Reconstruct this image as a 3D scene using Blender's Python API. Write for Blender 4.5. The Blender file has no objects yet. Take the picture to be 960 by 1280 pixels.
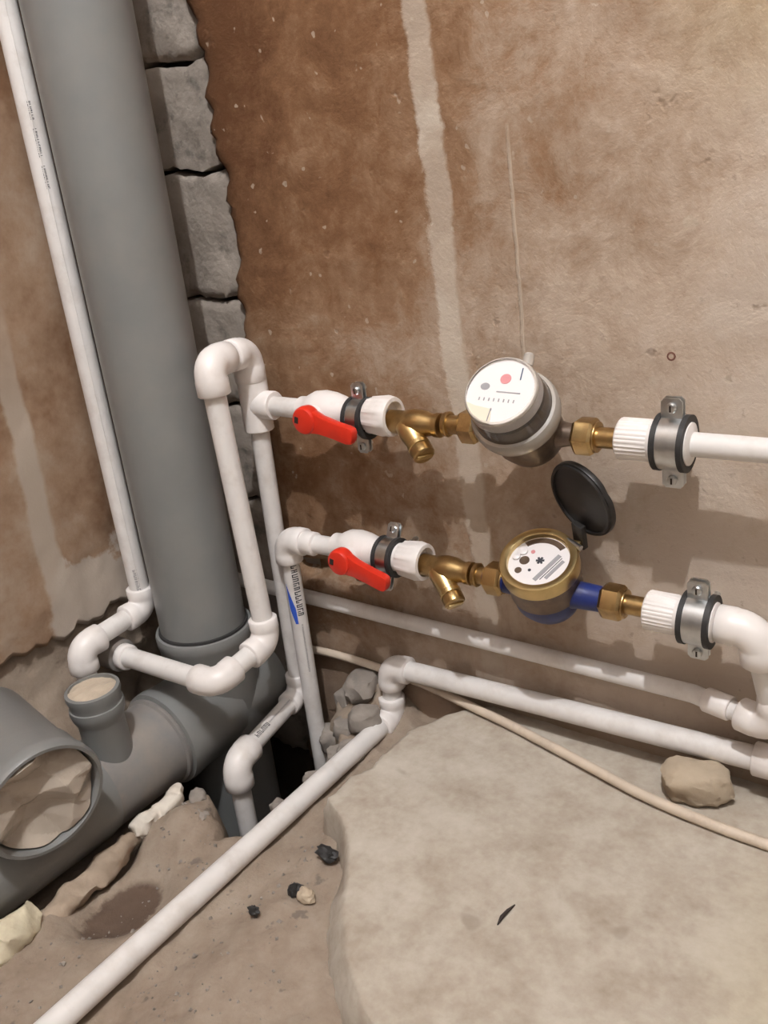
import bpy, bmesh, math, random
from math import sin, cos, pi, radians, sqrt, atan2
from mathutils import Vector, Matrix, Quaternion, noise
random.seed(7)
V = Vector
S = bpy.context.scene
C = S.collection

# ------------------------------------------------------------------ camera
YAW, PIT, ROL, FPX = radians(37.98), radians(21.17), radians(-6.61), 1115.8
CAM = V((.93, -.79, .70))
view = V((-sin(YAW) * cos(PIT), cos(YAW) * cos(PIT), -sin(PIT)))
right = view.cross(V((0, 0, 1))).normalized()
up = right.cross(view)
r2 = right * cos(ROL) + up * sin(ROL)
u2 = -right * sin(ROL) + up * cos(ROL)
cd = bpy.data.cameras.new('camera')
cam = bpy.data.objects.new('camera', cd)
C.objects.link(cam)
M = Matrix((r2, u2, -view)).transposed().to_4x4()
M.translation = CAM
cam.matrix_world = M
cd.sensor_fit = 'HORIZONTAL'
cd.sensor_width = 36
cd.lens = 36 * FPX / 960
cd.clip_start = .01
S.camera = cam

# ------------------------------------------------------------------ light
w = bpy.data.worlds.new('world')
S.world = w
w.use_nodes = True
bg = w.node_tree.nodes['Background']
bg.inputs[0].default_value = (1.0, .955, .925, 1)
bg.inputs[1].default_value = .03
ld = bpy.data.lights.new('ceiling_bulb', 'POINT')
ld.energy = 124
ld.color = (.985, .985, 1.0)
ld.shadow_soft_size = .018
lo = bpy.data.objects.new('ceiling_bulb', ld)
C.objects.link(lo)
lo.location = (.97, -1.04, 2.40)
S.view_settings.view_transform = 'Standard'
S.view_settings.look = 'None'
S.view_settings.gamma = 1
S.view_settings.use_curve_mapping = False
S.view_settings.exposure = 0.0


# ------------------------------------------------------------------ helpers
def fbm(x, y, z, o=4):
    return noise.fractal(V((x, y, z)), 1.0, 2.0, o, noise_basis='PERLIN_ORIGINAL')


def sstep(a, b, x):
    t = max(0., min(1., (x - a) / (b - a)))
    return t * t * (3 - 2 * t)


def lerp_tab(tab, x):
    if x <= tab[0][0]:
        return tab[0][1]
    for (a, b), (c, d) in zip(tab, tab[1:]):
        if x <= c:
            return b + (d - b) * (x - a) / (c - a)
    return tab[-1][1]


def frame(d):
    d = V(d).normalized()
    a = d.cross(V((0, 0, 1)))
    if a.length < .05:
        a = d.cross(V((1, 0, 0)))
    a.normalize()
    return d, a, d.cross(a)


class MB:
    """collects geometry, then becomes one mesh object"""
    def __init__(s):
        s.v, s.f = [], []

    def add(s, vs, fs):
        o = len(s.v)
        s.v += [tuple(p) for p in vs]
        s.f += [tuple(i + o for i in f) for f in fs]
        return s

    def sweep(s, pts, rad, n=24, caps=True, closed=False):
        pts = [V(p) for p in pts]
        if not hasattr(rad, '__len__'):
            rad = [rad] * len(pts)
        L = len(pts)
        d0, a, b = frame(pts[1] - pts[0])
        vs, fs = [], []
        pd = d0
        for i, p in enumerate(pts):
            if i == 0:
                d = pts[1] - p
            elif i == L - 1:
                d = p - pts[i - 1]
            else:
                e1, e2 = (p - pts[i - 1]), (pts[i + 1] - p)
                d = (e1.normalized() if e1.length > 1e-7 else pd) + (e2.normalized() if e2.length > 1e-7 else pd)
            d = d.normalized() if d.length > 1e-7 else pd
            q = pd.rotation_difference(d)
            a = q @ a
            b = q @ b
            pd = d
            for k in range(n):
                t = 2 * pi * k / n
                vs.append(p + (a * cos(t) + b * sin(t)) * rad[i])
        for i in range(L - 1):
            for k in range(n):
                k2 = (k + 1) % n
                fs.append((i * n + k, i * n + k2, (i + 1) * n + k2, (i + 1) * n + k))
        if caps:
            fs.append(tuple(range(n))[::-1])
            fs.append(tuple((L - 1) * n + k for k in range(n)))
        return s.add(vs, fs)

    def lathe(s, c, d, prof, n=40, caps=True, ang=None, wob=None):
        """prof: list of (distance along d, radius)"""
        c = V(c)
        d, a, b = frame(d)
        vs, fs = [], []
        for h, r in prof:
            for k in range(n):
                t = 2 * pi * k / n
                rr = r * (wob(t, h) if wob else 1)
                vs.append(c + d * h + (a * cos(t) + b * sin(t)) * rr)
        for i in range(len(prof) - 1):
            for k in range(n):
                k2 = (k + 1) % n
                fs.append((i * n + k, i * n + k2, (i + 1) * n + k2, (i + 1) * n + k))
        if caps:
            fs.append(tuple(range(n))[::-1])
            fs.append(tuple((len(prof) - 1) * n + k for k in range(n)))
        return s.add(vs, fs)

    def box(s, c, ax, ay, az, hx, hy, hz):
        c, ax, ay, az = V(c), V(ax).normalized(), V(ay).normalized(), V(az).normalized()
        vs = [c + ax * hx * i + ay * hy * j + az * hz * k for i in (-1, 1) for j in (-1, 1) for k in (-1, 1)]
        return s.add(vs, [(0, 1, 3, 2), (4, 6, 7, 5), (0, 4, 5, 1), (2, 3, 7, 6), (0, 2, 6, 4), (1, 5, 7, 3)])

    def prism(s, poly, c, ax, ay, h0, h1):
        """poly in (ax, ay) plane, extruded along ax x ay from h0 to h1"""
        c, ax, ay = V(c), V(ax).normalized(), V(ay).normalized()
        az = ax.cross(ay)
        n = len(poly)
        vs = [c + ax * x + ay * y + az * h for h in (h0, h1) for x, y in poly]
        fs = [tuple(range(n))[::-1], tuple(range(n, 2 * n))] + [(i, (i + 1) % n, n + (i + 1) % n, n + i) for i in range(n)]
        return s.add(vs, fs)

    def build(s, name, mat, parent=None, bevel=0, smooth=True, ang=35, kind=None):
        me = bpy.data.meshes.new(name)
        me.from_pydata(s.v, [], s.f)
        bm = bmesh.new()
        bm.from_mesh(me)
        bmesh.ops.recalc_face_normals(bm, faces=bm.faces)
        if bevel:
            ed = [e for e in bm.edges if len(e.link_faces) == 2 and e.calc_face_angle(0) > radians(40)]
            bmesh.ops.bevel(bm, geom=ed, offset=bevel, segments=2, affect='EDGES', profile=.6)
        for f in bm.faces:
            f.smooth = smooth
        if smooth:
            for e in bm.edges:
                if len(e.link_faces) == 2 and e.calc_face_angle(0) > radians(ang):
                    e.smooth = False
        bm.to_mesh(me)
        bm.free()
        me.materials.append(mat)
        o = bpy.data.objects.new(name, me)
        C.objects.link(o)
        if parent is not None:
            o.parent = parent
            o.matrix_parent_inverse = parent.matrix_world.inverted()
        if kind:
            o['kind'] = kind
        return o


def thing(name, label, cat, loc=(0, 0, 0), group=None):
    o = bpy.data.objects.new(name, None)
    o.empty_display_size = .02
    C.objects.link(o)
    o.location = loc
    o.matrix_world = Matrix.Translation(V(loc))
    tag(o, label, cat, group)
    return o


def tag(o, label, cat, group=None):
    o['label'] = label
    o['category'] = cat
    if group:
        o['group'] = group
    return o


# ------------------------------------------------------------------ materials
def mat(name, base, rough=.5, metal=0., var=.0, vscale=20., bump=0., bscale=200., dirt=None, dscale=12., dlo=.5, dhi=.75,
        trans=0., spec=.5, coat=0., sss=0.):
    m = bpy.data.materials.new(name)
    m.use_nodes = True
    nt = m.node_tree
    N, Lk = nt.nodes, nt.links
    b = N['Principled BSDF']
    b.inputs['Base Color'].default_value = (*base, 1)
    b.inputs['Roughness'].default_value = rough
    b.inputs['Metallic'].default_value = metal
    b.inputs['Transmission Weight'].default_value = trans
    b.inputs['Specular IOR Level'].default_value = spec
    b.inputs['Coat Weight'].default_value = coat
    tc = N.new('ShaderNodeTexCoord')
    out = None
    if var or dirt:
        no = N.new('ShaderNodeTexNoise')
        no.inputs['Scale'].default_value = vscale
        no.inputs['Detail'].default_value = 6
        Lk.new(tc.outputs['Object'], no.inputs['Vector'])
        mr = N.new('ShaderNodeMapRange')
        mr.inputs['From Min'].default_value = .3
        mr.inputs['From Max'].default_value = .7
        mr.inputs['To Min'].default_value = 1 - var
        mr.inputs['To Max'].default_value = 1 + var
        Lk.new(no.outputs['Fac'], mr.inputs['Value'])
        mx = N.new('ShaderNodeVectorMath')
        mx.operation = 'SCALE'
        mx.inputs[0].default_value = base
        Lk.new(mr.outputs[0], mx.inputs['Scale'])
        out = mx.outputs[0]
        if dirt:
            n2 = N.new('ShaderNodeTexNoise')
            n2.inputs['Scale'].default_value = dscale
            n2.inputs['Detail'].default_value = 8
            n2.inputs['Roughness'].default_value = .65
            Lk.new(tc.outputs['Object'], n2.inputs['Vector'])
            m2 = N.new('ShaderNodeMapRange')
            m2.inputs['From Min'].default_value = dlo
            m2.inputs['From Max'].default_value = dhi
            Lk.new(n2.outputs['Fac'], m2.inputs['Value'])
            mc = N.new('ShaderNodeMix')
            mc.data_type = 'RGBA'
            mc.inputs['B'].default_value = (*dirt, 1)
            Lk.new(out, mc.inputs['A'])
            Lk.new(m2.outputs[0], mc.inputs['Factor'])
            out = mc.outputs['Result']
        Lk.new(out, b.inputs['Base Color'])
    if bump:
        nb = N.new('ShaderNodeTexNoise')
        nb.inputs['Scale'].default_value = bscale
        nb.inputs['Detail'].default_value = 5
        Lk.new(tc.outputs['Object'], nb.inputs['Vector'])
        bp = N.new('ShaderNodeBump')
        bp.inputs['Strength'].default_value = bump
        bp.inputs['Distance'].default_value = .002
        Lk.new(nb.outputs['Fac'], bp.inputs['Height'])
        Lk.new(bp.outputs[0], b.inputs['Normal'])
    return m


M_ = {}
M_['white'] = mat('white_plastic', (.80, .755, .73), .38, var=.03, vscale=30, dirt=(.62, .56, .51), dscale=25, dlo=.52, dhi=.85)
M_['pipe'] = mat('white_pipe', (.74, .71, .69), .42, var=.04, vscale=40, dirt=(.55, .50, .46), dscale=30, dlo=.5, dhi=.85)
M_['grey'] = mat('grey_sewer_plastic', (.19, .192, .188), .36, var=.05, vscale=15, dirt=(.22, .213, .202), dscale=10, dlo=.45, dhi=.75, bump=.05, bscale=300)
M_['grey_dusty'] = mat('dusty_grey_plastic', (.20, .19, .185), .5, var=.06, vscale=25, dirt=(.27, .235, .205), dscale=14, dlo=.4, dhi=.7)
M_['rubber_dark'] = mat('black_rubber', (.022, .021, .021), .6, var=.15, vscale=60)
M_['brass'] = mat('brass', (.48, .33, .15), .33, 1., var=.12, vscale=60, dirt=(.26, .17, .08), dscale=50, dlo=.5, dhi=.75)
M_['brass_bright'] = mat('bright_brass', (.62, .47, .23), .30, 1., var=.1, vscale=60)
M_['zinc'] = mat('zinc_steel', (.60, .62, .63), .30, 1., var=.12, vscale=90)
M_['red'] = mat('red_plastic', (.62, .028, .012), .32, var=.06, vscale=60)
M_['dark'] = mat('dark_recess', (.02, .012, .01), .7)
M_['black_plastic'] = mat('black_plastic', (.018, .016, .015), .42, var=.2, vscale=80, dirt=(.06, .05, .045), dscale=60, dlo=.6, dhi=.8)
M_['blue'] = mat('blue_paint', (.011, .022, .125), .4, var=.2, vscale=60, dirt=(.06, .05, .06), dscale=50, dlo=.55, dhi=.8)
M_['bronze'] = mat('dirty_bronze', (.17, .12, .085), .38, .6, var=.2, vscale=60, dirt=(.10, .075, .06), dscale=50, dlo=.45, dhi=.7)
M_['face'] = mat('meter_dial', (.80, .76, .755), .35)
M_['clear'] = mat('clear_plastic', (.95, .93, .90), .08, trans=.95)
M_['clear_ring'] = mat('milky_plastic', (.78, .73, .67), .18, trans=.55)
M_['cream'] = mat('cream_plastic', (.76, .68, .55), .4)
M_['ink'] = mat('black_ink', (.035, .035, .045), .6)
M_['ink_grey'] = mat('grey_ink', (.30, .29, .30), .6)
M_['ink_red'] = mat('red_ink', (.62, .25, .26), .6)
M_['ink_blue'] = mat('blue_ink', (.03, .10, .55), .5)
M_['ink_line'] = mat('dark_blue_ink', (.03, .07, .13), .5)
M_['cable'] = mat('cream_cable', (.60, .50, .40), .5, var=.08, vscale=30, dirt=(.40, .32, .25), dscale=25)
M_['foam'] = mat('white_foam', (.68, .62, .54), .8, var=.08, vscale=60, dirt=(.44, .36, .28), dscale=30, dlo=.5, dhi=.8, bump=.5, bscale=150)
M_['foam_dirty'] = mat('dusty_foam', (.36, .28, .21), .9, var=.15, vscale=40, dirt=(.25, .19, .14), dscale=25, bump=.5, bscale=150)
M_['foam_yellow'] = mat('yellowed_foam', (.62, .55, .40), .8, var=.1, vscale=40, dirt=(.42, .34, .24), dscale=25, bump=.5, bscale=150)
M_['stone'] = mat('sandy_stone', (.42, .34, .25), .9, var=.12, vscale=30, bump=.6, bscale=120)
M_['rubble'] = mat('grey_rubble', (.27, .235, .205), .9, var=.15, vscale=30, dirt=(.16, .14, .125), dscale=25, bump=.6, bscale=120)
M_['brick'] = mat('grey_mortared_brick', (.31, .265, .225), .92, var=.14, vscale=25, dirt=(.13, .115, .10), dscale=35, dlo=.52, dhi=.72, bump=.8, bscale=120)
M_['joint'] = mat('dark_joint', (.07, .058, .05), .95, var=.2, vscale=40)
M_['film'] = mat('crumpled_film', (.42, .36, .30), .2, var=.12, vscale=25, dirt=(.22, .18, .15), dscale=20, coat=.2)
M_['sock'] = mat('stub_tape', (.48, .40, .31), .5, var=.1, vscale=60)


class NT:
    """small node-building helper for the wall and ground materials"""
    def __init__(s, name, rough=.92):
        s.m = bpy.data.materials.new(name)
        s.m.use_nodes = True
        s.n, s.l = s.m.node_tree.nodes, s.m.node_tree.links
        s.b = s.n['Principled BSDF']
        s.b.inputs['Roughness'].default_value = rough
        s.b.inputs['Specular IOR Level'].default_value = .25
        s.tc = s.n.new('ShaderNodeTexCoord').outputs['Object']
        sp = s.n.new('ShaderNodeSeparateXYZ')
        s.l.new(s.tc, sp.inputs[0])
        s.x, s.y, s.z = sp.outputs

    def noise(s, scale, detail=6, rough=.6, vec=None, dist=0.):
        n = s.n.new('ShaderNodeTexNoise')
        n.inputs['Scale'].default_value = scale
        n.inputs['Detail'].default_value = detail
        n.inputs['Roughness'].default_value = rough
        n.inputs['Distortion'].default_value = dist
        s.l.new(vec or s.tc, n.inputs['Vector'])
        return n.outputs['Fac']

    def m2(s, op, a, b=0., c=0., clamp=False):
        n = s.n.new('ShaderNodeMath')
        n.operation = op
        n.use_clamp = clamp
        for i, q in enumerate((a, b, c)):
            if isinstance(q, (int, float)):
                n.inputs[i].default_value = q
            else:
                s.l.new(q, n.inputs[i])
        return n.outputs[0]

    def lin(s, terms, const=0.):
        o = const
        for t, k in terms:
            o = s.m2('MULTIPLY_ADD', t, k, o)
        return o

    def smooth(s, v, a, b, lo=0., hi=1.):
        n = s.n.new('ShaderNodeMapRange')
        n.interpolation_type = 'SMOOTHSTEP'
        s.l.new(v, n.inputs['Value'])
        for k, q in (('From Min', a), ('From Max', b), ('To Min', lo), ('To Max', hi)):
            n.inputs[k].default_value = q
        return n.outputs[0]

    def ramp(s, v, stops):
        n = s.n.new('ShaderNodeValToRGB')
        e = n.color_ramp.elements
        while len(e) < len(stops):
            e.new(.5)
        for q, (p, c) in zip(e, stops):
            q.position = p
            q.color = (*c, 1)
        s.l.new(v, n.inputs[0])
        return n.outputs[0]

    def mix(s, f, a, b, mode='MIX'):
        n = s.n.new('ShaderNodeMix')
        n.data_type = 'RGBA'
        n.blend_type = mode
        for k, q in (('Factor', f), ('A', a), ('B', b)):
            if isinstance(q, tuple):
                n.inputs[k].default_value = (*q, 1)
            elif isinstance(q, (int, float)):
                n.inputs[k].default_value = q
            else:
                s.l.new(q, n.inputs[k])
        return n.outputs['Result']

    def done(s, col, height=None, strength=.5, dist=.003):
        s.l.new(col, s.b.inputs['Base Color'])
        if height is not None:
            bp = s.n.new('ShaderNodeBump')
            bp.inputs['Strength'].default_value = strength
            bp.inputs['Distance'].default_value = dist
            s.l.new(height, bp.inputs['Height'])
            s.l.new(bp.outputs[0], s.b.inputs['Normal'])
        return s.m


def wall_right_mat():
    t = NT('stained_plaster')
    n1, n2, n3, n4 = t.noise(5, 5, .55), t.noise(17, 8, .72, dist=.3), t.noise(75, 5, .7), t.noise(9, 3, .5, dist=1.)
    # beige plaster showing through old brown coating, more of it towards the right
    v = t.lin([(t.x, 1.25), (n1, .85), (n2, .95), (n3, .35), (t.z, -.66)], -.735)
    col = t.ramp(v, [(.0, (.115, .050, .021)), (.22, (.185, .094, .045)), (.42, (.265, .160, .094)), (.60, (.36, .262, .188)),
                     (.80, (.470, .370, .288)), (1., (.525, .435, .358))])
    # fine speckle
    sp = t.smooth(n3, .60, .72)
    col = t.mix(t.m2('MULTIPLY', sp, .35), col, (.13, .075, .045))
    spots = t.smooth(t.noise(60, 2, .5), .675, .71)
    col = t.mix(t.m2('MULTIPLY', spots, .6), col, (.46, .38, .30))
    # ochre stain high on the right
    oc = t.m2('MULTIPLY', t.smooth(t.lin([(t.x, 1.), (n1, .2)]), .70, .86), t.smooth(t.lin([(t.z, 1.), (n2, .15)]), .74, .9))
    col = t.mix(t.m2('MULTIPLY', oc, .5), col, (.36, .27, .13))
    # pale filler strip running down the wall
    ctr = t.lin([(t.x, 1.), (t.z, .05), (n2, .03), (n1, .02)], -.4575 - .025)
    ab = t.m2('ABSOLUTE', ctr)
    strip = t.smooth(ab, .0105, .0165, 1., 0.)
    brk = t.smooth(t.lin([(n4, 1.), (n2, .3)]), .45, .62, .95, .55)
    col = t.mix(t.m2('MULTIPLY', strip, brk), col, (.56, .49, .41))
    # thin scratch line
    l2 = t.m2('ABSOLUTE', t.lin([(t.x, 1.), (t.z, .02), (n2, .006)], -.5245))
    zz = t.m2('MULTIPLY', t.smooth(t.z, .46, .5), t.smooth(t.z, .68, .74, 1., 0.))
    ln = t.m2('MULTIPLY', t.smooth(l2, .0008, .0026, 1., 0.), zz)
    col = t.mix(t.m2('MULTIPLY', ln, .7), col, (.47, .39, .31))
    # darker brown tone low down by the floor
    low = t.smooth(t.lin([(t.z, 1.), (n2, .10)]), .09, .24, .75, 0.)
    col = t.mix(low, col, (.235, .16, .11))
    pits = t.smooth(t.noise(30, 3, .6), .64, .74)
    col = t.mix(t.m2('MULTIPLY', pits, .35), col, (.15, .085, .05))
    h = t.lin([(n2, .9), (n3, .25), (pits, -.25), (ln, .3), (strip, .08)])
    return t.done(col, h, .6, .005)


def wall_left_mat():
    t = NT('stained_plaster_side')
    n1, n2, n3 = t.noise(5, 5, .55), t.noise(16, 6, .65), t.noise(70, 5, .65)
    v = t.lin([(n1, 1.3), (n2, .8), (n3, .3), (t.z, -.05)], -.66)
    col = t.ramp(v, [(.0, (.10, .048, .024)), (.3, (.19, .105, .058)), (.55, (.29, .195, .13)), (.8, (.37, .285, .215)), (1., (.44, .36, .285))])
    # pale filled chase
    ctr = t.lin([(t.y, 1.), (t.z, -.025), (n2, .02)], .263 - .01)
    strip = t.smooth(t.m2('ABSOLUTE', ctr), .011, .018, 1., 0.)
    fade = t.smooth(t.z, .45, .62, 1., .25)
    col = t.mix(t.m2('MULTIPLY', t.m2('MULTIPLY', strip, .9), fade), col, (.40, .335, .275))
    # bare patch at the foot of the chase
    py = t.smooth(t.lin([(t.y, 1.), (n2, .08), (t.z, -.2)]), -.285, -.27)
    pz = t.smooth(t.lin([(t.z, 1.), (n2, .16), (n1, .1)]), .405, .42, 1., 0.)
    col = t.mix(t.m2('MULTIPLY', t.m2('MULTIPLY', py, pz), .95), col, (.41, .35, .295))
    return t.done(col, t.lin([(n2, .7), (n3, .35)]), .6, .004)


def ground_mat():
    t = NT('dusty_earth', .95)
    n1, n2, n3 = t.noise(7, 5, .6), t.noise(28, 6, .65), t.noise(110, 4, .65)
    v = t.lin([(n1, .6), (n2, .5), (n3, .25)], -.17)
    col = t.ramp(v, [(.15, (.165, .12, .088)), (.4, (.245, .188, .142)), (.6, (.305, .245, .192)), (.85, (.38, .32, .262))])
    d = t.smooth(t.noise(45, 3, .6), .64, .72)
    col = t.mix(t.m2('MULTIPLY', d, .6), col, (.10, .085, .075))
    # damp earth in the pit beside the sewer pipe
    dx, dy = t.lin([(t.x, 1.), (n2, .05)], -.225 - .025), t.lin([(t.y, 1.), (n1, .06)], .405 - .03)
    rr = t.m2('SQRT', t.m2('ADD', t.m2('MULTIPLY', dx, dx), t.m2('MULTIPLY', t.m2('MULTIPLY', dy, dy), .55)))
    wet = t.smooth(rr, .030, .040, .85, 0.)
    col = t.mix(wet, col, (.085, .052, .036))
    # shade of the hole painted into the earth colour, blacker with depth
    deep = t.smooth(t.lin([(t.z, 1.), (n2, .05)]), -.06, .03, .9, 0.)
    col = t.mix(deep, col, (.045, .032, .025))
    return t.done(col, t.lin([(n2, .6), (n3, .5)]), .7, .004)


def slab_mat():
    t = NT('dusty_concrete', .9)
    n1, n2, n3 = t.noise(6, 5, .6), t.noise(24, 6, .65), t.noise(120, 4, .6)
    v = t.lin([(n1, .55), (n2, .9), (n3, .3)], -.39)
    col = t.ramp(v, [(.15, (.28, .23, .18)), (.38, (.375, .32, .26)), (.58, (.45, .40, .335)), (.85, (.53, .485, .42))])
    d = t.smooth(t.noise(15, 2, .5), .70, .74)
    col = t.mix(t.m2('MULTIPLY', d, .4), col, (.22, .18, .14))
    yl = t.smooth(t.lin([(t.x, 1.), (n1, .2)]), .84, .98)
    col = t.mix(t.m2('MULTIPLY', yl, .4), col, (.46, .40, .26))
    return t.done(col, t.lin([(n2, .5), (n3, .3)]), .35, .003)


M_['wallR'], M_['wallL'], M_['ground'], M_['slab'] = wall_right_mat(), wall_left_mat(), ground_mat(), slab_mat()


# ------------------------------------------------------------------ the setting
def frange(a, b, st):
    n = max(1, int(round((b - a) / st)))
    return [a + (b - a) * i / n for i in range(n + 1)]


def structure(o):
    o['kind'] = 'structure'
    return o


def plaster_edge(z):
    return .127 + .006 * sin(z * 21) + .016 * fbm(3.1, z * 14, 0, 3) + .009 * fbm(7.7, z * 60, 0, 3)


PLUG = (.660, .512)
Yv0 = V((0, 1, 0))
M_['plug'] = mat('brown_plug', (.16, .07, .05), .7)


def make_wall_right():
    zs = frange(-.14, .98, .0075) + frange(1.06, 2.5, .12)
    us = [0, .003, .010, .02] + [.02 + (1.55 - .02) * (i / 150) ** 1.12 for i in range(1, 151)]
    vs, fs = [], []
    for z in zs:
        e = plaster_edge(z)
        for j, u in enumerate(us):
            x = e + u
            if j == 0:
                y = .016
            else:
                y = -.0022 * fbm(x * 6, z * 6, 1.3, 4) - .0009 * fbm(x * 40, z * 40, 4.3, 2) + (.004 if j == 1 else .001 if j == 2 else 0)
                y += .016 * sstep(.013, .004, abs(z - .216 + .06 * (x - .22)) + .010 * fbm(x * 40, z * 40, 9, 3)) * sstep(.30, .27, x)
            vs.append((x, y, z))
    n = len(us)
    for i in range(len(zs) - 1):
        for j in range(n - 1):
            fs.append((i * n + j, i * n + j + 1, (i + 1) * n + j + 1, (i + 1) * n + j))
    m = MB().add(vs, fs)
    wall = structure(m.build('wall_right', M_['wallR'], ang=60))
    MB().lathe((PLUG[0], .002, PLUG[1]), -Yv0, [(0, .0042), (.003, .0042), (.0032, .0025), (.0005, .002)], 12).build('wall_plug', M_['plug'], wall)
    # backing behind the joints
    MB().box((.70, .08, 1.17), (1, 0, 0), (0, 1, 0), (0, 0, 1), .86, .035, 1.33).build('joint_backing', M_['joint'], wall)
    # bricks left bare between the pipe and the plaster edge
    zj = [-.12, .02, .15, .29, .425, .565, .716, .837, .965, 1.1]
    for k, (a, b) in enumerate(zip(zj, zj[1:])):
        g = (.0022, .003, .0022, .003, .002, .0024, .0045, .0020, .003)[k]
        zz = frange(a + g, b - g, .007)
        xx = frange(-.015, .185, .007)
        vs, fs = [], []
        for z in zz:
            for x in xx:
                ez = min(z - a, b - z)
                y = .012 - .005 * fbm(x * 14, z * 14, k * 3.7, 4) + .007 * (1 - sstep(.0, .006, ez + .006 * fbm(x * 50, z * 50, 2., 2)))
                zo = .007 * fbm(x * 26, 0., z * 2, 3)
                vs.append((x, y, z + zo))
        n = len(xx)
        for i in range(len(zz) - 1):
            for j in range(n - 1):
                fs.append((i * n + j, i * n + j + 1, (i + 1) * n + j + 1, (i + 1) * n + j))
        # close the sides back to the backing
        L = len(vs)
        per = [j for j in range(n)] + [i * n + n - 1 for i in range(1, len(zz))] + [(len(zz) - 1) * n + j for j in range(n - 2, -1, -1)] + [i * n for i in range(len(zz) - 2, 0, -1)]
        vs += [(vs[q][0], .05, vs[q][2]) for q in per]
        for q in range(len(per)):
            q2 = (q + 1) % len(per)
            fs.append((per[q], per[q2], L + q2, L + q))
        MB().add(vs, fs).build('brick', M_['brick'], wall, ang=50)
    return wall


def make_wall_left():
    vs, fs = [], []
    ys = frange(-1.74, -.7, .05)[:-1] + frange(-.7, .03, .0075)
    ts = [0, .004, .010] + [.010 + 2.3 * (i / 170) ** 1.5 for i in range(1, 171)]
    for y in ys:
        zb = .196 + .012 * fbm(y * 11, 2.2, 0, 3) + .012 * fbm(y * 40, 5.2, 0, 3) - .10 * sstep(-.42, -.6, y)
        for j, t in enumerate(ts):
            z = zb + t
            x = .0035 * fbm(y * 7, z * 7, 8.3, 4) + .001 * fbm(y * 40, z * 40, 4.3, 2)
            if j == 0:
                x = -.022
            elif j == 1:
                x -= .004
            # broken patch beside the pipe
            pz = sstep(.33, .30, z + .03 * fbm(y * 25, z * 25, 1, 3)) * sstep(-.235, -.215, y + .02 * fbm(y * 20, z * 20, 6, 2))
            x -= .003 * pz * (1 + .6 * fbm(y * 30, z * 30, 3, 3))
            vs.append((x, y, z))
    n = len(ts)
    for i in range(len(ys) - 1):
        for j in range(n - 1):
            fs.append((i * n + j, i * n + j + 1, (i + 1) * n + j + 1, (i + 1) * n + j))
    wall = structure(MB().add(vs, fs).build('wall_left', M_['wallL'], ang=60))
    MB().box((-.10, -.70, 1.17), (1, 0, 0), (0, 1, 0), (0, 0, 1), .05, .85, 1.33).build('backing', M_['joint'], wall)
    # rough footing under the plaster
    vs, fs = [], []
    yy = frange(-1.0, .03, .009)
    zz = frange(-.14, .24, .008)
    for y in yy:
        for z in zz:
            x = -.012 + .010 * fbm(y * 13, z * 13, 9.1, 4) + .005 * fbm(y * 45, z * 45, 2.1, 3)
            x += .055 * sstep(.205, .04, z) * sstep(-.14, -.26, y)
            vs.append((x, y, z))
    n = len(zz)
    for i in range(len(yy) - 1):
        for j in range(n - 1):
            fs.append((i * n + j, i * n + j + 1, (i + 1) * n + j + 1, (i + 1) * n + j))
    MB().add(vs, fs).build('rough_footing', M_['ground'], wall, ang=60)


HOLE = [(.12, -.238), (.185, -.238), (.22, -.262), (.252, -.293), (.273, -.278), (.288, -.253), (.276, -.19), (.279, -.163), (.288, -.131), (.283, -.10), (.258, -.075), (.232, -.055),
        (.212, .04), (-.04, .04), (-.04, -.20), (.04, -.21)]


def poly_dist(P, x, y):
    # signed distance, negative inside
    best, ins = 1e9, False
    n = len(P)
    for i in range(n):
        (ax, ay), (bx, by) = P[i], P[(i + 1) % n]
        ex, ey = bx - ax, by - ay
        k = max(0., min(1., ((x - ax) * ex + (y - ay) * ey) / (ex * ex + ey * ey)))
        best = min(best, (x - ax - ex * k) ** 2 + (y - ay - ey * k) ** 2)
        if (ay > y) != (by > y) and x < ax + (y - ay) * ex / ey:
            ins = not ins
    return -sqrt(best) if ins else sqrt(best)


def ground_z(x, y):
    z = .021 + .007 * fbm(x * 9, y * 9, .5, 4) + .0036 * fbm(x * 45, y * 45, 1.5, 3)
    z += .018 * sstep(.33, .40, x)
    # trench the sewer lies in
    tr = sstep(.185, .150, x + .02 * fbm(y * 12, 3, 0, 2)) * sstep(-.14, -.2, y)
    z -= .035 * tr
    # rough hump between sewer and hole
    z += .016 * math.exp(-(((x - .208) / .028) ** 2 + ((y + .295) / .03) ** 2))
    # foot of the left wall
    z += .13 * sstep(.05, .0, x) * sstep(-.28, -.34, y)
    # pit
    q = ((x - .222) / .05) ** 2 + ((y + .405) / .055) ** 2
    z -= .030 * math.exp(-q * q)
    # rubble heap against the back wall
    z += .055 * math.exp(-(((x - .275) / .05) ** 2 + ((y + .0) / .05) ** 2)) * (1 + .5 * fbm(x * 30, y * 30, 3, 3))
    # hole in the corner
    sd = poly_dist(HOLE, x, y) + .010 * fbm(x * 24, y * 24, 2, 3)
    z -= .24 * sstep(.003, -.030, sd)
    return z


def make_ground():
    xs = frange(-.03, .62, .0055) + frange(.65, 1.66, .06)
    ys = frange(-1.74, -.74, .06)[:-1] + frange(-.74, .03, .0055)
    vs = [(x, y, ground_z(x, y)) for x in xs for y in ys]
    n = len(ys)
    fs = [(i * n + j, i * n + j + 1, (i + 1) * n + j + 1, (i + 1) * n + j) for i in range(len(xs) - 1) for j in range(n - 1)]
    structure(MB().add(vs, fs).build('floor', M_['ground'], ang=70))


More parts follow.
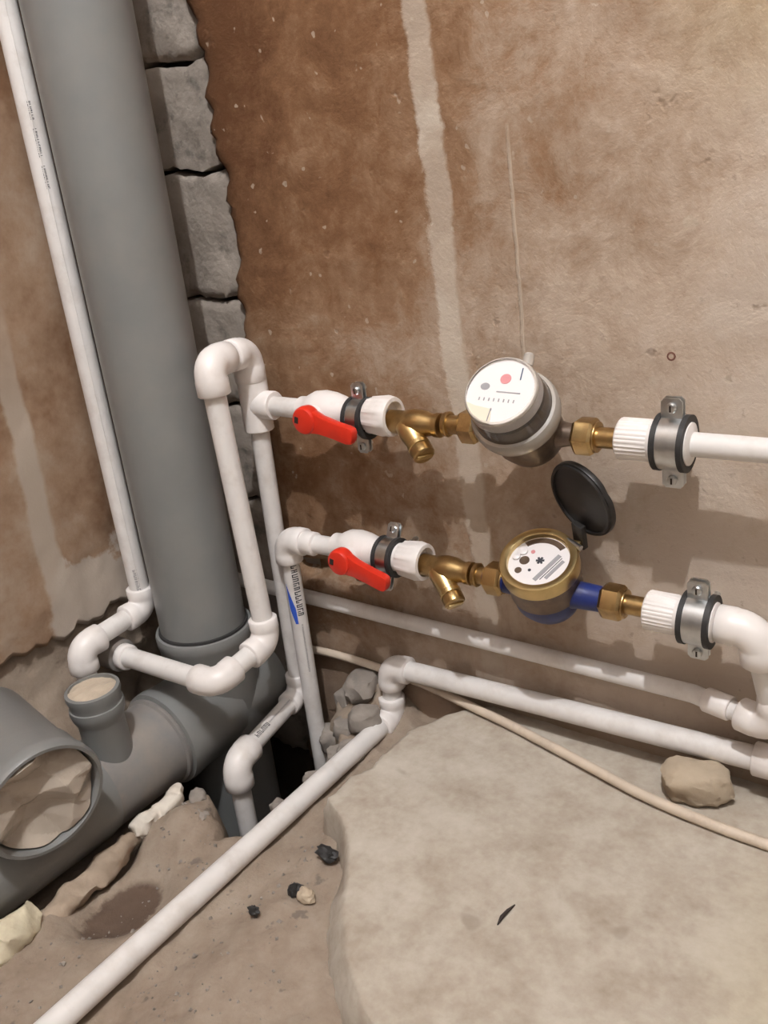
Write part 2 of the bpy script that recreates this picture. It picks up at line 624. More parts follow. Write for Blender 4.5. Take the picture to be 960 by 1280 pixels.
def make_slab():
    tab = [(-1.5, 1.05), (-.8, .80), (-.6, .68), (-.44, .60), (-.424, .580), (-.41, .550), (-.379, .509), (-.334, .476), (-.272, .434), (-.245, .404), (-.229, .373),
           (-.205, .372), (-.177, .376), (-.13, .380), (-.083, .382), (-.05, .396), (-.022, .412), (-.008, .43), (.01, .45)]
    ys = frange(-1.72, -.74, .04)[:-1] + frange(-.74, .008, .005)
    offs = [(-.020, -.060), (-.014, -.040), (-.010, -.022), (-.005, -.012), (-.001, -.002), (.003, -.0003)] + [(.010 + 1.15 * (i / 110) ** 1.3, 0) for i in range(111)]
    vs, fs = [], []
    for y in ys:
        e = lerp_tab(tab, y) + .006 * fbm(y * 30, 1.7, 0, 3) + .002 * fbm(y * 120, 4.7, 0, 2)
        wide = 1 + 1.0 * sstep(-.27, -.36, y)
        for j, (o, dz) in enumerate(offs):
            x = e + o * (wide if o < 0 else 1)
            if j < 4:
                x += .005 * fbm(y * 45, dz * 90, 2, 3)
            z = .075 + dz + .0022 * fbm(x * 8, y * 8, 3.3, 4) + .0006 * fbm(x * 60, y * 60, 1, 2)
            vs.append((x, y, z))
    n = len(offs)
    for i in range(len(ys) - 1):
        for j in range(n - 1):
            fs.append((i * n + j, i * n + j + 1, (i + 1) * n + j + 1, (i + 1) * n + j))
    o = MB().add(vs, fs).build('concrete_slab', M_['slab'], ang=60)
    tag(o, 'large broken-edged slab of pale dusty concrete covering the floor at the right', 'concrete slab')


def make_room_rest():
    # the two walls behind the camera and the ceiling close the small room
    m = mat('plain_plaster', (.29, .275, .26), .95, var=.08, vscale=4)
    structure(MB().box((1.68, -.85, 1.17), X0, Yv0, Z0, .04, .90, 1.33).build('wall_east', m))
    structure(MB().box((.79, -1.76, 1.17), X0, Yv0, Z0, .92, .04, 1.33).build('wall_south', m))
    mc = mat('whitewash', (.60, .595, .58), .95, var=.04, vscale=4)
    structure(MB().box((.80, -.86, 2.56), X0, Yv0, Z0, .96, .98, .04).build('ceiling', mc))


X0, Z0 = V((1, 0, 0)), V((0, 0, 1))
make_room_rest()
make_wall_right()
make_wall_left()
make_ground()
make_slab()


# ------------------------------------------------------------------ white pipework
def arc_path(p, d1, d2, arm, br, n=8):
    """points from p+d1*arm round a bend of radius br to p+d2*arm"""
    p, d1, d2 = V(p), V(d1).normalized(), V(d2).normalized()
    a = p + d1 * br
    b = p + d2 * br
    c = p + d1 * br + d2 * br
    pts = [p + d1 * arm]
    for i in range(n + 1):
        t = pi / 2 * i / n
        pts.append(c - d2 * br * cos(t) - d1 * br * sin(t))
    pts.append(p + d2 * arm)
    return pts


def elbow(root, p, d1, d2, r=.0172, arm=.031, name='elbow', mt='white'):
    # orthogonalise so the bend stays a true quarter circle
    d1 = V(d1).normalized()
    d2 = V(d2).normalized()
    br = .017
    pts = arc_path(p, d1, d2, arm, br)
    n = len(pts)
    full, rad = [], []

    def add(q, rr):
        full.append(q)
        rad.append(rr)
    p = V(p)
    add(p + d1 * arm, r * .93)
    add(p + d1 * (arm - .0012), r)
    add(p + d1 * (br + .002), r)
    for q in pts[1:-1]:
        add(q, r * .965)
    add(p + d2 * (br + .002), r)
    add(p + d2 * (arm - .0012), r)
    add(p + d2 * arm, r * .93)
    return MB().sweep(full, rad, 28).build(name, M_[mt], root, ang=50)


def pipe(root, a, b, r=.0125, name='pipe', mt='pipe', n=28):
    a, b = V(a), V(b)
    return MB().sweep([a, a.lerp(b, .5), b], r, n).build(name, M_[mt], root, ang=50)


def sleeve(root, a, b, r, name='coupling', mt='white'):
    a, b = V(a), V(b)
    d = (b - a).normalized()
    L = (b - a).length
    return MB().lathe(a, d, [(0, r * .93), (.0012, r), (L - .0012, r), (L, r * .93)], 28).build(name, M_[mt], root, ang=50)


def print_marks(parent, base, d, r, n, length, height, mt='ink', seed=1, gap=()):
    """rows of tiny unreadable printed strokes lying on a pipe; n points from the axis to the printed side"""
    rnd = random.Random(seed)
    base, d = V(base), V(d).normalized()
    n = V(n)
    n = (n - d * n.dot(d)).normalized()
    t = d.cross(n)
    m = MB()
    s = 0.
    rr = r + .00025

    def pt(u, v):
        a = v / r
        return base + d * u + (n * cos(a) + t * sin(a)) * rr
    while s < length:
        if not any(a < s < b for a, b in gap):
            w = height * rnd.uniform(.45, .6)
            st = height * .17
            # one pseudo letter: two uprights and a bar
            for (u0, u1, v0, v1) in ((s, s + st, -.5, .5), (s + w - st, s + w, rnd.choice((-.5, 0)), .5), (s, s + w, *(rnd.choice(((-.5, -.33), (-.08, .08), (.33, .5)))))):
                vv = [v0 * height, v1 * height]
                ns = max(1, int((vv[1] - vv[0]) / r / .12) + 1)
                for e in range(ns):
                    va, vb = vv[0] + (vv[1] - vv[0]) * e / ns, vv[0] + (vv[1] - vv[0]) * (e + 1) / ns
                    m.add([pt(u0, va), pt(u1, va), pt(u1, vb), pt(u0, vb)], [(0, 1, 2, 3)])
        s += height * .75
    return m.build('printed_marks', M_[mt], parent)


X, Yv, Z = V((1, 0, 0)), V((0, 1, 0)), V((0, 0, 1))
UP = V((.181, -.053, .452))    # upper tee centre
zU, zL, yA = .448, .282, -.054

# riser beside the grey stack
t = thing('water_riser', 'thin white riser pipe on the left wall beside the tall grey sewer stack', 'pipe', (.0345, -.167, .10))
rl = pipe(t, (.0345, -.166, 1.30), (.0345, -.166, .225))
for k in (-1, 1):
    MB().sweep([V((.0470 - .002 * abs(k), -.1695 - .0035 * k, 1.3)), V((.0470 - .002 * abs(k), -.1695 - .0035 * k, .24))], .0007, 6).build('moulded_rib', M_['pipe'], rl)
print_marks(rl, (.0345, -.166, .80), (0, 0, -1), .0125, (.7, -.42, .1), .085, .0035, 'ink', 3, gap=((.018, .024), (.055, .062)))
print_marks(rl, (.0345, -.166, .262), (0, 0, -1), .0125, (.7, -.6, .1), .03, .005, 'ink_grey', 5)
elbow(t, (.0345, -.166, .202), (0, 0, 1), (0, -1, 0))
pipe(t, (.0345, -.19, .202), (.0345, -.25, .198))
elbow(t, (.0345, -.268, .197), (0, 1, 0), (0, 0, -1), r=.0178)
pipe(t, (.0345, -.268, .18), (.0345, -.268, .06))

# loop in front of the stack
t = thing('pipe_loop', 'white pipe loop with an arched top passing in front of the grey stack', 'pipe', (.205, -.13, .16))
A0, A1 = V((.197, -.130, .520)), V((.213, -.130, .178))
dA = (A1 - A0).normalized()
B0 = V((.181, -.054, .516))
dU = (B0 - A0)
dU.z = 0
elbow(t, A0, dA, (B0 - A0).normalized(), r=.0185, arm=.036)
elbow(t, B0, (A0 - B0).normalized(), (0, 0, -1), r=.0185, arm=.036)
pipe(t, A0 + dA * .02, A1 - dA * .02)
G1, G0 = V((.209, -.217, .166)), V((.047, -.217, .161))
dY = (G1 - A1).normalized()
elbow(t, A1, -dA, dY, r=.0175, arm=.032)
pipe(t, A1 + dY * .02, G1 - dY * .02)
elbow(t, G1, -dY, (G0 - G1).normalized(), r=.0175, arm=.032)
pipe(t, G1 + (G0 - G1).normalized() * .02, G0 - V((.02, 0, 0)))
sleeve(t, G0 + V((.006, 0, 0)), G0 - V((.006, 0, 0)), .0165, 'collar')
sleeve(t, G0 - V((.006, 0, 0)), G0 - V((.045, 0, 0)), .021, 'dusty_sleeve', 'grey_dusty')

# upper tee with the long drop that turns out into the hole
t = thing('tee_drop_pipe', 'white pipe dropping from the upper tee, turning out and ending in the floor hole', 'pipe', (.178, -.06, -.08))
m = MB()
m.lathe(UP - Z * .032, Z, [(0, .0165), (.0012, .0178), (.064, .0178), (.0652, .0165)], 28)
m.lathe(UP, X, [(.0, .0165), (.029, .0172), (.031, .0160)], 28)
m.build('tee', M_['white'], t)
pipe(t, UP + X * .02, (.262, -.054, .451), .0115)
Bb = V((.172, -.050, .046))
pipe(t, UP - Z * .025, Bb + Z * .01, .0115)
elbow(t, Bb, Z, (.17, -1, 0), r=.016)
He = V((.199, -.203, .043))
dH = (He - Bb).normalized()
ph = pipe(t, Bb + dH * .02, He - dH * .015, .0118)
print_marks(ph, He - dH * .042, -dH, .0118, (.5, -.2, .9), .026, .0065, 'ink', 11)
print_marks(ph, He - dH * .072, -dH, .0118, (.5, -.2, .9), .05, .0018, 'ink_grey', 12)
elbow(t, He, -dH, (0, 0, -1), r=.0182, arm=.034)
pipe(t, He - Z * .02, He - Z * .2 + V((0, .0, 0)), .0122)

# lower elbow with the straight drop
t = thing('straight_drop_pipe', 'white pipe with a blue printed mark dropping straight from the lower elbow', 'pipe', (.2, -.06, -.1))
Le = V((.203, -.060, .284))
elbow(t, Le, X, -Z, r=.0172, arm=.031)
sleeve(t, Le + X * .030, Le + X * .048, .0145, 'collar')
pipe(t, Le + X * .02, (.285, -.056, .283), .0115)
pc = pipe(t, Le - Z * .02, (.203, -.060, -.16), .0112)
cn = V((.62, -.70, .2))
print_marks(pc, Le + V((0, 0, -.033)), -Z, .0112, (.86, -.45, .1), .068, .0080, 'ink', 21, gap=((.024, .029), (.031, .034)))
print_marks(pc, Le + V((0, -.001, -.115)), -Z, .0112, (.86, -.45, .1), .07, .002, 'ink_grey', 22)


def pipe_patch(parent, base, d, r, n, poly, mt, name):
    base, d, n = V(base), V(d).normalized(), V(n)
    n = (n - d * n.dot(d)).normalized()
    tt = d.cross(n)
    m = MB()
    q = [base + d * u + (n * cos(v / r) + tt * sin(v / r)) * (r + .0004) for u, v in poly]
    m.add(q, [tuple(range(len(q)))])
    return m.build(name, M_[mt], parent)


pn = V((.22, -.92, .1))
bm_ = MB()
pt_ = pn - Z * pn.dot(Z)
pt_.normalize()
tt_ = (-Z).cross(pt_)


def bmark(u, v):
    return Le + V((0, 0, -.058 - u)) + (pt_ * cos(v / .0112) + tt_ * sin(v / .0112)) * .01155


for i in range(10):
    a, b = i / 10, (i + 1) / 10
    for j in range(5):
        q = []
        for (u, f) in ((a, j / 5), (b, j / 5), (b, (j + 1) / 5), (a, (j + 1) / 5)):
            wd = .0125 * (u if u < .62 else max(.25, 1.24 - u)) + .0004
            c0 = .0045 - .0075 * u
            q.append(bmark(.056 * u, c0 - wd * .5 + wd * f))
        bm_.add(q, [(0, 1, 2, 3)])
bm_.build('blue_mark', M_['ink_blue'], pc)

# pipe behind, low on the wall, coming down from the lower right elbow
t = thing('lower_wall_pipe', 'white pipe clamped at lower right that bends down and runs low along the wall', 'pipe', (.45, -.014, .16))
Re = V((.757, -.054, .281))
pipe(t, (.665, -.054, .281), Re - X * .02, .0118)
elbow(t, Re, -X, (.12, .12, -1), r=.0178, arm=.034)
De = V((.772, -.036, .172))
pipe(t, Re + V((.12, .12, -1)).normalized() * .02, De + Z * .015, .0118)
D0 = V((.03, -.010, .175))
Dm = V((.69, -.016, .174))
elbow(t, De, Z, (Dm - De).normalized(), r=.0165, arm=.034)
MB().sweep([De + (Dm - De).normalized() * .02, De.lerp(Dm, .8), Dm, Dm.lerp(D0, .15), D0], .0095, 24).build('pipe', M_['pipe'], t)
sleeve(t, Dm + V((.014, -.004, 0)), Dm + V((.040, -.010, 0)), .0125, 'collar')

# upper right supply pipe
t = thing('supply_pipe', 'straight white pipe leaving the upper right clamp towards the right', 'pipe', (.85, -.054, .43))
pipe(t, (.66, -.054, .449), (1.25, -.054, .449), .0107)

# floor pipe: along the wall, down and out over the floor
t = thing('floor_pipe', 'long white pipe running above the slab, stepping down and crossing the dirt floor', 'pipe', (.32, -.03, .03))
E0, E1 = V((.309, -.019, .1065)), V((.758, -.019, .1195))
dE = (E1 - E0).normalized()
elbow(t, E0, dE, -Z, r=.0175, arm=.030)
pipe(t, E0 + dE * .02, E1, .0125)
sleeve(t, E1 - dE * .006, E1 + dE * .05, .0172)
pipe(t, E1 + dE * .04, E1 + dE * .5, .0125)
F0 = V((.307, -.021, .033))
pipe(t, E0 - Z * .02, F0 + Z * .015, .0125)
elbow(t, F0, Z, -Yv, r=.0172, arm=.030)
pipe(t, F0 - Yv * .02, (.312, -.95, .040), .0125)

# thin cable
o = MB()
pts = [(.150, -.012, .090), (.20, -.011, .094), (.27, -.009, .092), (.35, -.009, .086), (.41, -.018, .0835), (.47, -.028, .0815), (.532, -.043, .0815), (.60, -.061, .0815),
       (.656, -.076, .0815), (.72, -.086, .0815), (.79, -.090, .0815), (.90, -.088, .0815), (1.2, -.08, .0815)]


def catmull(p, n=8):
    p = [V(q) for q in p]
    p = [p[0]] + p + [p[-1]]
    out = []
    for i in range(1, len(p) - 2):
        a, b, c, d = p[i - 1:i + 3]
        for k in range(n):
            s = k / n
            out.append(.5 * ((2 * b) + (c - a) * s + (2 * a - 5 * b + 4 * c - d) * s * s + (3 * b - a - 3 * c + d) * s ** 3))
    out.append(p[-2])
    return out


tag(o.sweep(catmull(pts), .0054, 14).build('cable', M_['cable']), 'thin cream cable lying on the slab below the white floor pipe', 'cable')


# ------------------------------------------------------------------ valves, strainers, meters
def ribbed(n, depth):
    return lambda t, h: 1 + depth * (1 if sin(n * t) > 0 else -1)


def valve(x0, z, label, tilt, up_):
    """white ball valve, red lever, ribbed union nut; x0 is its left end"""
    t = thing('ball_valve', label, 'valve', (x0 + .04, yA, z - .025), 'red-handled ball valves')
    c = V((x0, yA, z))
    MB().lathe(c, X, [(0, .0135), (.001, .0148), (.010, .0152), (.016, .0185), (.024, .0222), (.036, .0235), (.048, .0222), (.060, .0190), (.066, .0168), (.105, .0165)], 40).build('body', M_['white'], t, ang=40)
    px = c + X * .037
    st = V((0, -1, .12 * up_)).normalized()
    MB().lathe(px, st, [(.015, .0125), (.030, .0120)], 28).build('stem_housing', M_['white'], t)
    # lever
    d = V((cos(tilt), 0, -sin(tilt)))
    d = (d - st * d.dot(st)).normalized()
    sd = st.cross(d)
    h = px + st * .028
    lev = MB()
    lev.lathe(h, st, [(0, .0150), (.006, .0158), (.0115, .0154), (.0140, .0140), (.0150, .0105), (.0154, .004)], 32)
    L = .068
    prof = [(-.004, .0125, .0), (.010, .0125, .0), (.022, .0100, .001), (.045, .0092, .003), (L - .008, .0096, .004), (L - .002, .0085, .004), (L, .004, .004)]
    vs, fs = [], []
    for u, w_, lift in prof:
        for (a, b) in ((-1, .0005), (1, .0005), (1, .0115), (-1, .0115)):
            vs.append(h + d * u + sd * w_ * a + st * (b + lift))
    for i in range(len(prof) - 1):
        for k in range(4):
            k2 = (k + 1) % 4
            fs.append((i * 4 + k, i * 4 + k2, (i + 1) * 4 + k2, (i + 1) * 4 + k))
    fs.append((3, 2, 1, 0))
    q = (len(prof) - 1) * 4
    fs.append((q, q + 1, q + 2, q + 3))
    lm = MB().add(vs, fs).build('lever', M_['red'], t, bevel=.0022, ang=40)
    lev.build('lever_hub', M_['red'], lm, ang=40)
    # square stem recess in the hub
    MB().box(h - d * .0075 + st * .0148, d, sd, st, .0026, .0036, .0009).build('screw_recess', M_['dark'], lm)
    # union nut
    nc = c + X * .097
    MB().lathe(nc, X, [(0, .0150), (.001, .0180), (.003, .0190), (.024, .0214), (.031, .0212), (.0325, .0205), (.033, .0165), (.026, .0150), (.026, .0060)], 72, wob=lambda a, hh: 1 + (.055 if (sin(9 * a) > .15 and .0025 < hh < .025) else 0)).build('union_nut', M_['white'], t, ang=30)
    return t, c.x + .088 + .03


def hexring(c, d, r, l, m, ch=.12):
    m.lathe(c, d, [(0, r * (1 - ch)), (l * .15, r), (l * .85, r), (l, r * (1 - ch))], 6)
    return m


def strainer(x, z, label, leg):
    t = thing('strainer', label, 'strainer', (x, yA, z - .02), 'brass strainers')
    c = V((x, yA, z))
    m = MB()
    m.lathe(c, X, [(-.010, .0125), (.010, .0125), (.012, .0140), (.020, .0152), (.032, .0145), (.040, .0118), (.046, .0112), (.047, .0128), (.053, .0128), (.054, .0112)], 28)
    m.build('body', M_['brass'], t, ang=40)
    leg = V(leg).normalized()
    s = c + X * .009
    lg = MB().lathe(s, leg, [(.004, .0132), (.018, .0128), (.023, .0118), (.031, .0112), (.032, .0122), (.036, .0122), (.037, .0110)], 30).build('leg', M_['brass_bright'], t, ang=40)
    cap = MB()
    cap.lathe(s, leg, [(.037, .0115), (.039, .0124), (.047, .0120), (.0485, .0105)], 30)
    cp = cap.build('cap', M_['brass'], t, ang=40)
    d, a, b = frame(leg)
    MB().box(s + leg * .0490, a, b, leg, .0085, .0030, .0012).build('slot_lug', M_['brass_bright'], cp, bevel=.0005)
    return t


def coupling_nipple(root, x0, x1, z, nut_x, nut_len=.020, flange=True):
    m = MB()
    m.lathe((x0, yA, z), X, [(0, .0098), (x1 - x0, .0098)], 28)
    if flange:
        m.lathe((x0 + .001, yA, z), X, [(0, .0128), (.004, .0132), (.005, .0120)], 28)
    m.build('nipple', M_['brass'], root)
    n = MB()
    hexring((nut_x, yA, z), X, .0182, nut_len, n)
    n.lathe((nut_x + nut_len, yA, z), X, [(0, .0145), (.002, .0145)], 28)
    n.build('hex_nut', M_['brass'], root, bevel=.0006, ang=20)


def disc_poly(n=40):
    return [(cos(2 * pi * k / n), sin(2 * pi * k / n)) for k in range(n)]


def meter_upper():
    t = thing('water_meter', 'upper water meter with white round dial under a clear cover', 'water meter', (.54, yA, .42), 'water meters')
    c = V((.541, yA, zU))
    n = V((.06, -.72, .69)).normalized()
    ax, ay = (X - n * n.dot(X)).normalized(), None
    ay = n.cross(ax)   # up along the dial
    m = MB()
    m.lathe(c - X * .072, X, [(0, .0105), (.030, .0108), (.05, .016), (.094, .016), (.114, .0108), (.142, .0105)], 28)
    m.lathe(c, n, [(-.028, .018), (-.018, .030), (.0, .0345), (.034, .0350)], 40)
    m.build('brass_body', M_['bronze'], t)
    coupling_nipple(t, .447, .474, zU, .468)
    coupling_nipple(t, .606, .634, zU, .590, flange=False)
    MB().lathe(c, n, [(.030, .0385), (.031, .0415), (.036, .0425), (.043, .0422), (.047, .0405), (.0475, .0375), (.044, .0370)], 56, caps=False).build('retaining_ring', M_['clear_ring'], t, ang=40)
    MB().lathe(c, n, [(.034, .0330), (.060, .0325), (.0605, .012)], 48).build('dial_drum', M_['bronze'], t, ang=40)
    MB().lathe(c, n, [(.046, .0372), (.070, .0352), (.0775, .0340), (.079, .0325)], 56, caps=False).build('clear_cover', M_['clear'], t, ang=40)
    MB().lathe(c, n, [(.0765, .0343), (.0785, .0345), (.0805, .0335), (.0812, .0318)], 56, caps=False).build('cover_rim', M_['clear_ring'], t, ang=40)
    dc = c + n * .0785
    dial = MB().lathe(c, n, [(.064, .0320), (.0785, .0328)], 56).build('dial', M_['face'], t, ang=40)

    def poly(pl, mt, nm, h=.0004):
        return MB().prism(pl, dc, ax, ay, 0, h).build(nm, M_[mt], dial)
    poly([(x * .0052 + .001, y * .0050 + .0125) for x, y in disc_poly(24)], 'ink_red', 'red_pointer_dial')
    poly([(x * .0045 - .0165, y * .0035 + .0035) for x, y in disc_poly(24)], 'ink_grey', 'small_dial')
    poly([(.0145, .0125), (.0156, .0125), (.0146, .0245), (.0136, .0245)], 'ink_line', 'dial_needle')
    poly([(-.004, -.0012), (.019, -.0012), (.019, -.0002), (-.004, -.0002)], 'ink_grey', 'printed_line')
    for k in range(8):
        x = -.019 + k * .0048
        poly([(x, -.0105), (x + .0011, -.0105), (x + .0011, -.0075), (x, -.0075)], 'ink_grey', 'register_mark')
    # cream tab at the lower left rim
    tab = []
    for k in range(9):
        a = radians(205 + k * 8)
        tab.append((.0325 * cos(a), .0325 * sin(a)))
    tab += [(-.0035, -.0185), (-.020, -.0165)]
    poly(tab, 'cream', 'cover_tab', .0012)
    MB().box(dc + ax * -.0035 + ay * -.0245 + n * .001, ax, ay, n, .0004, .0065, .0008).build('tab_edge', M_['ink_grey'], dial)
    # hinge knob at the top of the cover
    hk = dc + ay * .0335 + ax * .012
    MB().lathe(hk - n * .010, (n * .3 + ay).normalized(), [(0, .0048), (.004, .0052), (.009, .0048), (.011, .003)], 20).build('hinge_knob', M_['clear_ring'], t)
    # dark seal strap under the outlet
    return t


def meter_lower():
    t = thing('water_meter', 'lower brass-ringed water meter with blue base and open black lid', 'water meter', (.552, yA, .25), 'water meters')
    c = V((.551, yA + .004, zL))
    n = V((.06, -.47, .88)).normalized()
    ax = (X - n * n.dot(X)).normalized()
    ay = n.cross(ax)
    m = MB()
    m.lathe(c, n, [(-.036, .006), (-.034, .018), (-.026, .029), (-.012, .0355), (.000, .0365), (.004, .0360)], 44)
    m.lathe(V((.551, yA, zL)) - X * .068, X, [(0, .0125), (.034, .0135), (.05, .018), (.088, .018), (.104, .0140), (.132, .0128)], 28)
    m.build('blue_base', M_['blue'], t, ang=40)
    MB().lathe(c, n, [(.002, .0355), (.004, .0375), (.030, .0372), (.034, .0380)], 48).build('body', M_['bronze'], t, ang=40)
    MB().lathe(c, n, [(.030, .0375), (.032, .0398), (.044, .0400), (.0475, .0385), (.0480, .0345), (.0470, .0315), (.036, .0305)], 60, caps=False).build('brass_ring', M_['brass_bright'], t, ang=35)
    coupling_nipple(t, .468, .490, zL, .484)
    coupling_nipple(t, .636, .662, zL, .613, .022, flange=False)
    dc = c + n * .0415
    dial = MB().lathe(c, n, [(.034, .0318), (.0415, .0312)], 48).build('dial', M_['face'], t, ang=40)

    def poly(pl, mt, nm, h=.0005):
        return MB().prism(pl, dc, ax, ay, 0, h).build(nm, M_[mt], dial)
    # dark arc at the far side
    arc = [(.0300 * cos(radians(a)), .0300 * sin(radians(a))) for a in range(50, 141, 6)] + [(.0240 * cos(radians(a)), .0240 * sin(radians(a))) for a in range(140, 49, -6)]
    poly(arc, 'bronze', 'dark_arc')
    for a in (0, 60, 120):
        ca, sa = cos(radians(a + 15)), sin(radians(a + 15))
        poly([(x * ca - y * sa + .0005, x * sa + y * ca + .002) for x, y in ((-.0042, -.0011), (.0042, -.0011), (.0042, .0011), (-.0042, .0011))], 'ink', 'leak_star', .0007 + a * 1e-6)

    def rot(pl, ang, ox, oy):
        ca, sa = cos(ang), sin(ang)
        return [(x * ca - y * sa + ox, x * sa + y * ca + oy) for x, y in pl]
    band = [(-.0185, -.0022), (.0185, -.0022), (.0185, .0022), (-.0185, .0022)]
    poly(rot(band, radians(68), .0105, -.0045), 'ink_grey', 'register_window')
    poly(rot([(-.013, -.0018), (.013, -.0018), (.013, .0018), (-.013, .0018)], radians(68), .0185, -.005), 'ink_grey', 'register_window')
    poly(rot([(-.016, -.0003), (.016, -.0003), (.016, .0003), (-.016, .0003)], radians(68), .0147, -.005), 'ink', 'register_line')
    for (x, y, r, mt) in ((-.0105, .0105, .0022, 'ink_red'), (-.015, -.0015, .0052, 'bronze'), (-.0165, -.0145, .0036, 'bronze'), (-.0055, -.0115, .0016, 'ink')):
        poly([(a * r + x, b * r + y) for a, b in disc_poly(20)], mt, 'small_dial')
    for (x, y, r) in ((-.0205, .0085, .0050), (-.0245, .0005, .0042)):
        MB().lathe(dc + ax * x + ay * y, n, [(0, r), (.002, r), (.0028, r * .7)], 20).build('white_wheel', M_['face'], dial)
    # open lid
    hn = dc + n * .004 + ax * .026 + ay * .0275
    ln = V((-.40, -.88, -.27)).normalized()
    lc = V((.5905, -.044, .3815))
    la, lb = (Z - ln * ln.dot(Z)).normalized(), None
    lb = ln.cross(la)
    # long direction runs from the hinge through the middle
    hd = (lc - hn)
    hd = (hd - ln * hd.dot(ln)).normalized()
    hs = ln.cross(hd)
    outline = []
    for k in range(64):
        a = 2 * pi * k / 64
        r = .0405
        a2 = atan2(sin(a - radians(305)), cos(a - radians(305)))
        r *= 1 - .045 * math.exp(-(a2 / .12) ** 2)
        outline.append((r * cos(a), r * sin(a)))
    lid = MB().prism(outline, lc, hd, hs, -.003, .003).build('lid', M_['black_plastic'], t, bevel=.0012, ang=40)
    ring = MB()
    ring.lathe(lc, ln, [(.002, .0385), (.0055, .0385), (.0055, .0362), (.002, .0362)], 56, caps=False)
    ring.build('lid_lip', M_['black_plastic'], lid, ang=40)
    m = MB()
    m.box((hn + lc - hd * .037) * .5, hd, hs, ln, max(.006, (lc - hd * .037 - hn).length * .5 + .004), .007, .0032)
    m.build('hinge_arm', M_['black_plastic'], lid, bevel=.001)
    MB().lathe(hn - hs * .011, hs, [(0, .0028), (.022, .0028)], 16).build('hinge_pin', M_['zinc'], t)
    MB().box(hn - n * .004, ax, ay, n, .007, .004, .005).build('hinge_block', M_['brass_bright'], t, bevel=.001)
    return t


valve(.254, zU + .003, 'upper white ball valve with red lever pointing right', radians(11), 0)
valve(.276, zL + .003, 'lower white ball valve with red lever pointing right', radians(13), 0)
strainer(.389, zU - .002, 'brass strainer of the upper row, left of the white-dial meter', (.70, -.42, -.57))
strainer(.412, zL, 'brass strainer of the lower row, left of the blue-based meter', (.68, -.42, -.60))
meter_upper()
meter_lower()


def union(x, z, label, r=.0188):
    t = thing('pipe_union', label, 'pipe fitting', (x, yA, z - .02), 'ribbed white pipe fittings')
    MB().lathe((x, yA, z), X, [(0, .012), (.0005, r * .93), (.002, r), (.028, r), (.030, r * .97)], 96, wob=lambda a, hh: 1 + (.018 * (1 if sin(30 * a) > 0 else -1) if .001 < hh < .029 else 0)).build('ribbed_collar', M_['white'], t, ang=25)
    MB().lathe((x, yA, z), X, [(.029, r * .97), (.034, r), (.064, r), (.066, r * .7)], 40).build('socket', M_['white'], t, ang=40)


union(.632, zU + .001, 'ribbed white fitting on the upper row beside the straight right pipe')
union(.657, zL - .001, 'ribbed white fitting on the lower row beside the right-hand bend')


def clamp(x, z, rin, wid, roll, label, stud=True):
    """split pipe clamp with rubber lining, two bolted ears and a stud to the wall"""
    t = thing('pipe_clamp', label, 'pipe clamp', (x, yA, z - .04), 'zinc pipe clamps')
    c = V((x, yA, z))
    ro = rin + .0035
    MB().lathe(c - X * (wid * .5 + .003), X, [(0, rin), (0, ro + .0028), (.0046, ro + .0028), (.0050, ro), (wid + .0010, ro), (wid + .0014, ro + .0028), (wid + .006, ro + .0028), (wid + .006, rin)], 48, caps=False).build('rubber_lining', M_['rubber_dark'], t, ang=40)
    MB().lathe(c - X * (wid * .5 - .0015), X, [(0, ro), (0, ro + .0016), (wid - .003, ro + .0016), (wid - .003, ro)], 48, caps=False).build('steel_band', M_['zinc'], t, ang=40)
    R_ = Matrix.Rotation(roll, 3, 'X')
    for s in (1, -1):
        zz, fw = R_ @ (Z * s), R_ @ V((0, -1, 0))
        eh = .0185
        hw = wid * .5 - .0015
        pl = [(-hw, -.004), (hw, -.004), (hw, eh - .003), (hw - .003, eh), (-hw + .003, eh), (-hw, eh - .003)]
        e = c + zz * (ro + .0005)
        ears = MB()
        for off in (.0030, -.0030):
            ears.prism(pl if s > 0 else pl, e + fw * off, X, zz, -.0009, .0009)
        eo = ears.build('ear', M_['zinc'], t, bevel=.0004)
        # bolt through the ear
        bc = e + zz * .0105
        MB().lathe(bc, fw, [(-.012, .0022), (.0042, .0022), (.0043, .0046), (.0062, .0048), (.0075, .0040), (.0080, .0022)], 18).build('bolt', M_['zinc'], eo)
        MB().box(bc + fw * .0080, X, zz, fw, .0008, .0028, .0003).build('bolt_slot', M_['dark'], eo)
    if stud:
        MB().lathe(c + V((0, ro, 0)), Yv, [(0, .006), (.008, .006), (.009, .0035), (abs(yA) - ro + .006, .0035)], 16).build('stud', M_['zinc'], t)


clamp(.340, zU - .001, .0168, .018, 0, 'zinc clamp around the upper ball valve, behind its red lever')
clamp(.3575, zL + .002, .0168, .018, radians(-25), 'zinc clamp around the lower ball valve, with a tilted bolt on top')
clamp(.681, zU + .001, .0190, .022, radians(4), 'zinc clamp with rubber lining on the upper right straight pipe')
clamp(.706, zL - .001, .0190, .022, radians(4), 'zinc clamp with rubber lining by the lower right white bend')

# ------------------------------------------------------------------ sewer
SX, SY = .097, -.127
t = thing('sewer_stack', 'tall thick grey sewer stack standing in the corner', 'sewer pipe', (SX, SY, 0))
MB().lathe((SX, SY, .10), Z, [(0, .0548), (1.6, .0548)], 72).build('pipe', M_['grey'], t)
MB().lathe((SX, SY, -.16), Z, [(0, .057), (.25, .057), (.262, .0602), (.316, .0606), (.319, .0622), (.329, .0626), (.333, .0612), (.3335, .0578), (.330, .0560)], 72).build('socket', M_['grey'], t, ang=40)

